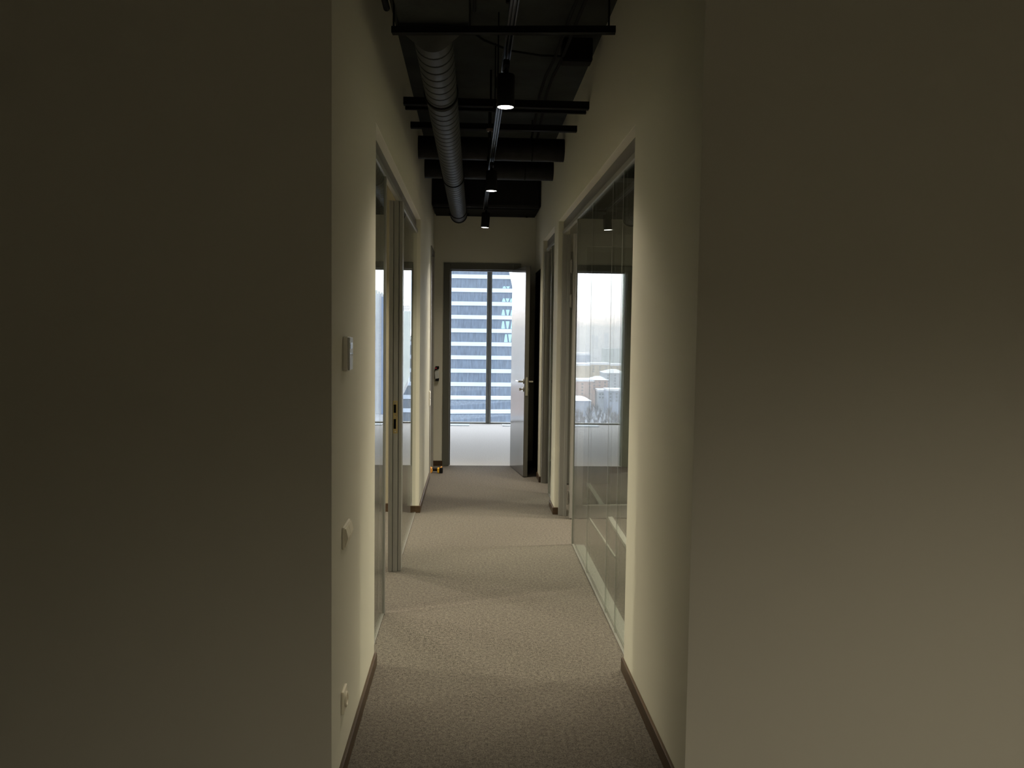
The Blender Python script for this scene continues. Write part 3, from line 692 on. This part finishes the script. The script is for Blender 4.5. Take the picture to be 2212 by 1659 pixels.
obj('lattice_crown', bm, M_conc, t3)
# low-rise city mirrored in the right glass (survey positions)
city = [
 ('apartment_block', 'pale blue long block with a snowy roof in the hazy city', 1238, 1276, 767, 1450, M_gbld, 60, 'snow', 2),
 ('office_block', 'long beige block with blank walls in the city view', 1236, 1275, 790, 1090, M_beige, 50, 'snow', 0),
 ('office_block', 'beige block with small windows and a tilted snowy roof', 1275, 1317, 788, 1120, M_beige, 30, 'snow', 3),
 ('apartment_block', 'grey green block rising behind the beige city blocks', 1306, 1347, 753, 1700, M_gconc, 40, None, 6),
 ('office_block', 'low snowy roofed beige block at the right of the city view', 1315, 1352, 790, 1180, M_beige, 30, 'snow', 1),
 ('office_block', 'grey block with a hipped snowy roof in the city view', 1306, 1352, 806, 960, M_conc, 36, 'hip', 5),
 ('brick_house', 'pinkish brick house with a hipped snowy roof', 1278, 1313, 821, 900, M_pink, 30, 'hip', 3),
 ('office_block', 'pink beige block with a flat snowy roof at the left of the city view', 1234, 1282, 824, 860, M_pink, 32, 'snow', 4),
 ('warehouse', 'low warehouse under a broad snow covered roof among the trees', 1232, 1277, 866, 800, M_gbld, 48, 'hip', 0),
 ('office_block', 'white grey block beside the bare trees in the city view', 1293, 1312, 846, 846, M_conc, 24, 'snow', 2),
 ('office_block', 'grey block with pale window strips beside the bare trees', 1313, 1352, 845, 815, M_gbld, 24, 'snow', 3),
 ('high_rise', 'slim hazy high rise on the horizon, left of the city view', 1280, 1284, 723, 4200, M_gbld, 30, None, 0),
 ('high_rise', 'stepped hazy high rise on the horizon beside the slim one', 1287, 1292, 726, 4000, M_gbld, 30, None, 0),
 ('high_rise', 'broad hazy high rise on the horizon, tallest of the city view', 1308, 1315, 720, 3900, M_gbld, 40, None, 0)]
for nm, lab, p0, p1, yt, D, m, dep, rf, rw in city:
    block(nm, lab, 'building', p0, p1, yt, D, m, GR, dep, rf, rw)
# further city to the left, mirrored in the glossy door leaf
rnd = random.Random(3)
def clear(x0, x1, y0, y1, pad=4):
    return all(x1 < a-pad or x0 > b+pad or y1 < c_-pad or y0 > d_+pad for a, b, c_, d_ in FOOT)
spots = []
for k in range(400):
    if len(spots) == 16: break
    ang = math.radians(rnd.uniform(-24.5, -14)); D = rnd.choice([800, 950, 1150, 1400, 1800, 2400]) + rnd.uniform(-60, 60)
    hwd = rnd.uniform(18, 45); tall = len(spots) % 6 == 0
    if tall: hwd = 15
    x = math.tan(ang)*D
    if clear(x-hwd, x+hwd, D, D+32, 12):
        FOOT.append((x-hwd, x+hwd, D, D+32)); spots.append((ang, x, D, hwd, rnd.uniform(55, 84) if tall else rnd.uniform(12, 30), tall))
spots.sort()
ORD = 'first second third fourth fifth sixth seventh eighth ninth tenth eleventh twelfth thirteenth fourteenth fifteenth sixteenth'.split()
for k, (ang, x, D, hwd, hgt, tall) in enumerate(spots):
    cn, m = [('beige', M_beige), ('pale grey', M_conc), ('blue grey', M_gbld), ('pinkish', M_pink)][rnd.randrange(4)]
    lab = f"{'tall ' if tall else 'low '}{cn} city block mirrored in the end door, {ORD[k]} from the left"
    t = thing('city_block', lab, 'building', (x, D, GZ), group='distant blocks mirrored in the end door')
    bm = new(); bx(bm, -hwd, hwd, 0, 30, 0, hgt); wl = obj('walls', bm, m, t)
    bm = new(); bx(bm, -hwd-.6, hwd+.6, -.6, 30.6, hgt, hgt+1.6); obj('roof', bm, M_snow, t)
    bm = new(); nw = int(2*hwd/6)
    for r_ in range(min(6, int(hgt/3.4))):
        for q in range(nw):
            xx = -hwd + (q+.5)*2*hwd/nw; zz = hgt-2.4-3.4*r_
            bx(bm, xx-.9, xx+.9, -.12, .1, zz-.8, zz+.8)
    o = obj('windows', bm, M_wins, wl); o['kind'] = 'stuff'
# bare tree belt (uncountable)
VS, FS = [], []
def spike(a, b, r):
    d_ = (b-a).normalized(); u_ = d_.cross(Vector((.3, .9, .1))).normalized(); v_ = d_.cross(u_); n0 = len(VS)
    for k in range(3): VS.append(a + r*(math.cos(2.094*k)*u_ + math.sin(2.094*k)*v_))
    VS.append(b)
    for k in range(3): FS.append((n0+k, n0+(k+1) % 3, n0+3))
nt_ = 0
while nt_ < 620:
    D = rnd.uniform(690, 905); x = rnd.uniform(-.30, -.07)*D
    if rnd.random() < .3: D = rnd.uniform(950, 2600); x = rnd.uniform(-.3, -.08)*D
    r = rnd.uniform(2.5, 5.5); hh = rnd.uniform(7, 13)
    if not clear(x-r, x+r, D-r, D+r, 1.5): continue
    nt_ += 1
    base = Vector((x, D, GZ))
    spike(base, base+Vector((0, 0, hh*.95)), .35)
    for j in range(12):
        a = rnd.uniform(0, 2*PI); l = rnd.uniform(.4, 1)*r
        spike(base+Vector((0, 0, hh*rnd.uniform(.2, .5))), base+Vector((math.cos(a)*l, math.sin(a)*l, hh*rnd.uniform(.5, 1))), rnd.uniform(.3, .6))
me = bpy.data.meshes.new('tree_belt'); me.from_pydata(VS, [], FS); me.materials.append(M_tree)
o = bpy.data.objects.new('tree_belt', me); COL.objects.link(o)
tag(o, 'belt of bare grey winter trees below the city blocks', 'trees', kind='stuff')
# winter haze over the city
mh = bpy.data.materials.new('winter_haze'); mh.use_nodes = True; t_ = mh.node_tree; t_.nodes.clear()
vo = t_.nodes.new('ShaderNodeOutputMaterial'); vs = t_.nodes.new('ShaderNodeVolumeScatter')
vs.inputs['Color'].default_value = (.86, .93, 1, 1); vs.inputs['Density'].default_value = .00058; vs.inputs['Anisotropy'].default_value = 0
t_.links.new(vs.outputs[0], vo.inputs['Volume'])
bm = new(); bx(bm, -3500, 3500, 320, 7000, GZ-1, 42); hz = obj('haze', bm, mh)
tag(hz, 'thin pale winter haze hanging over the distant city', 'haze', kind='stuff')
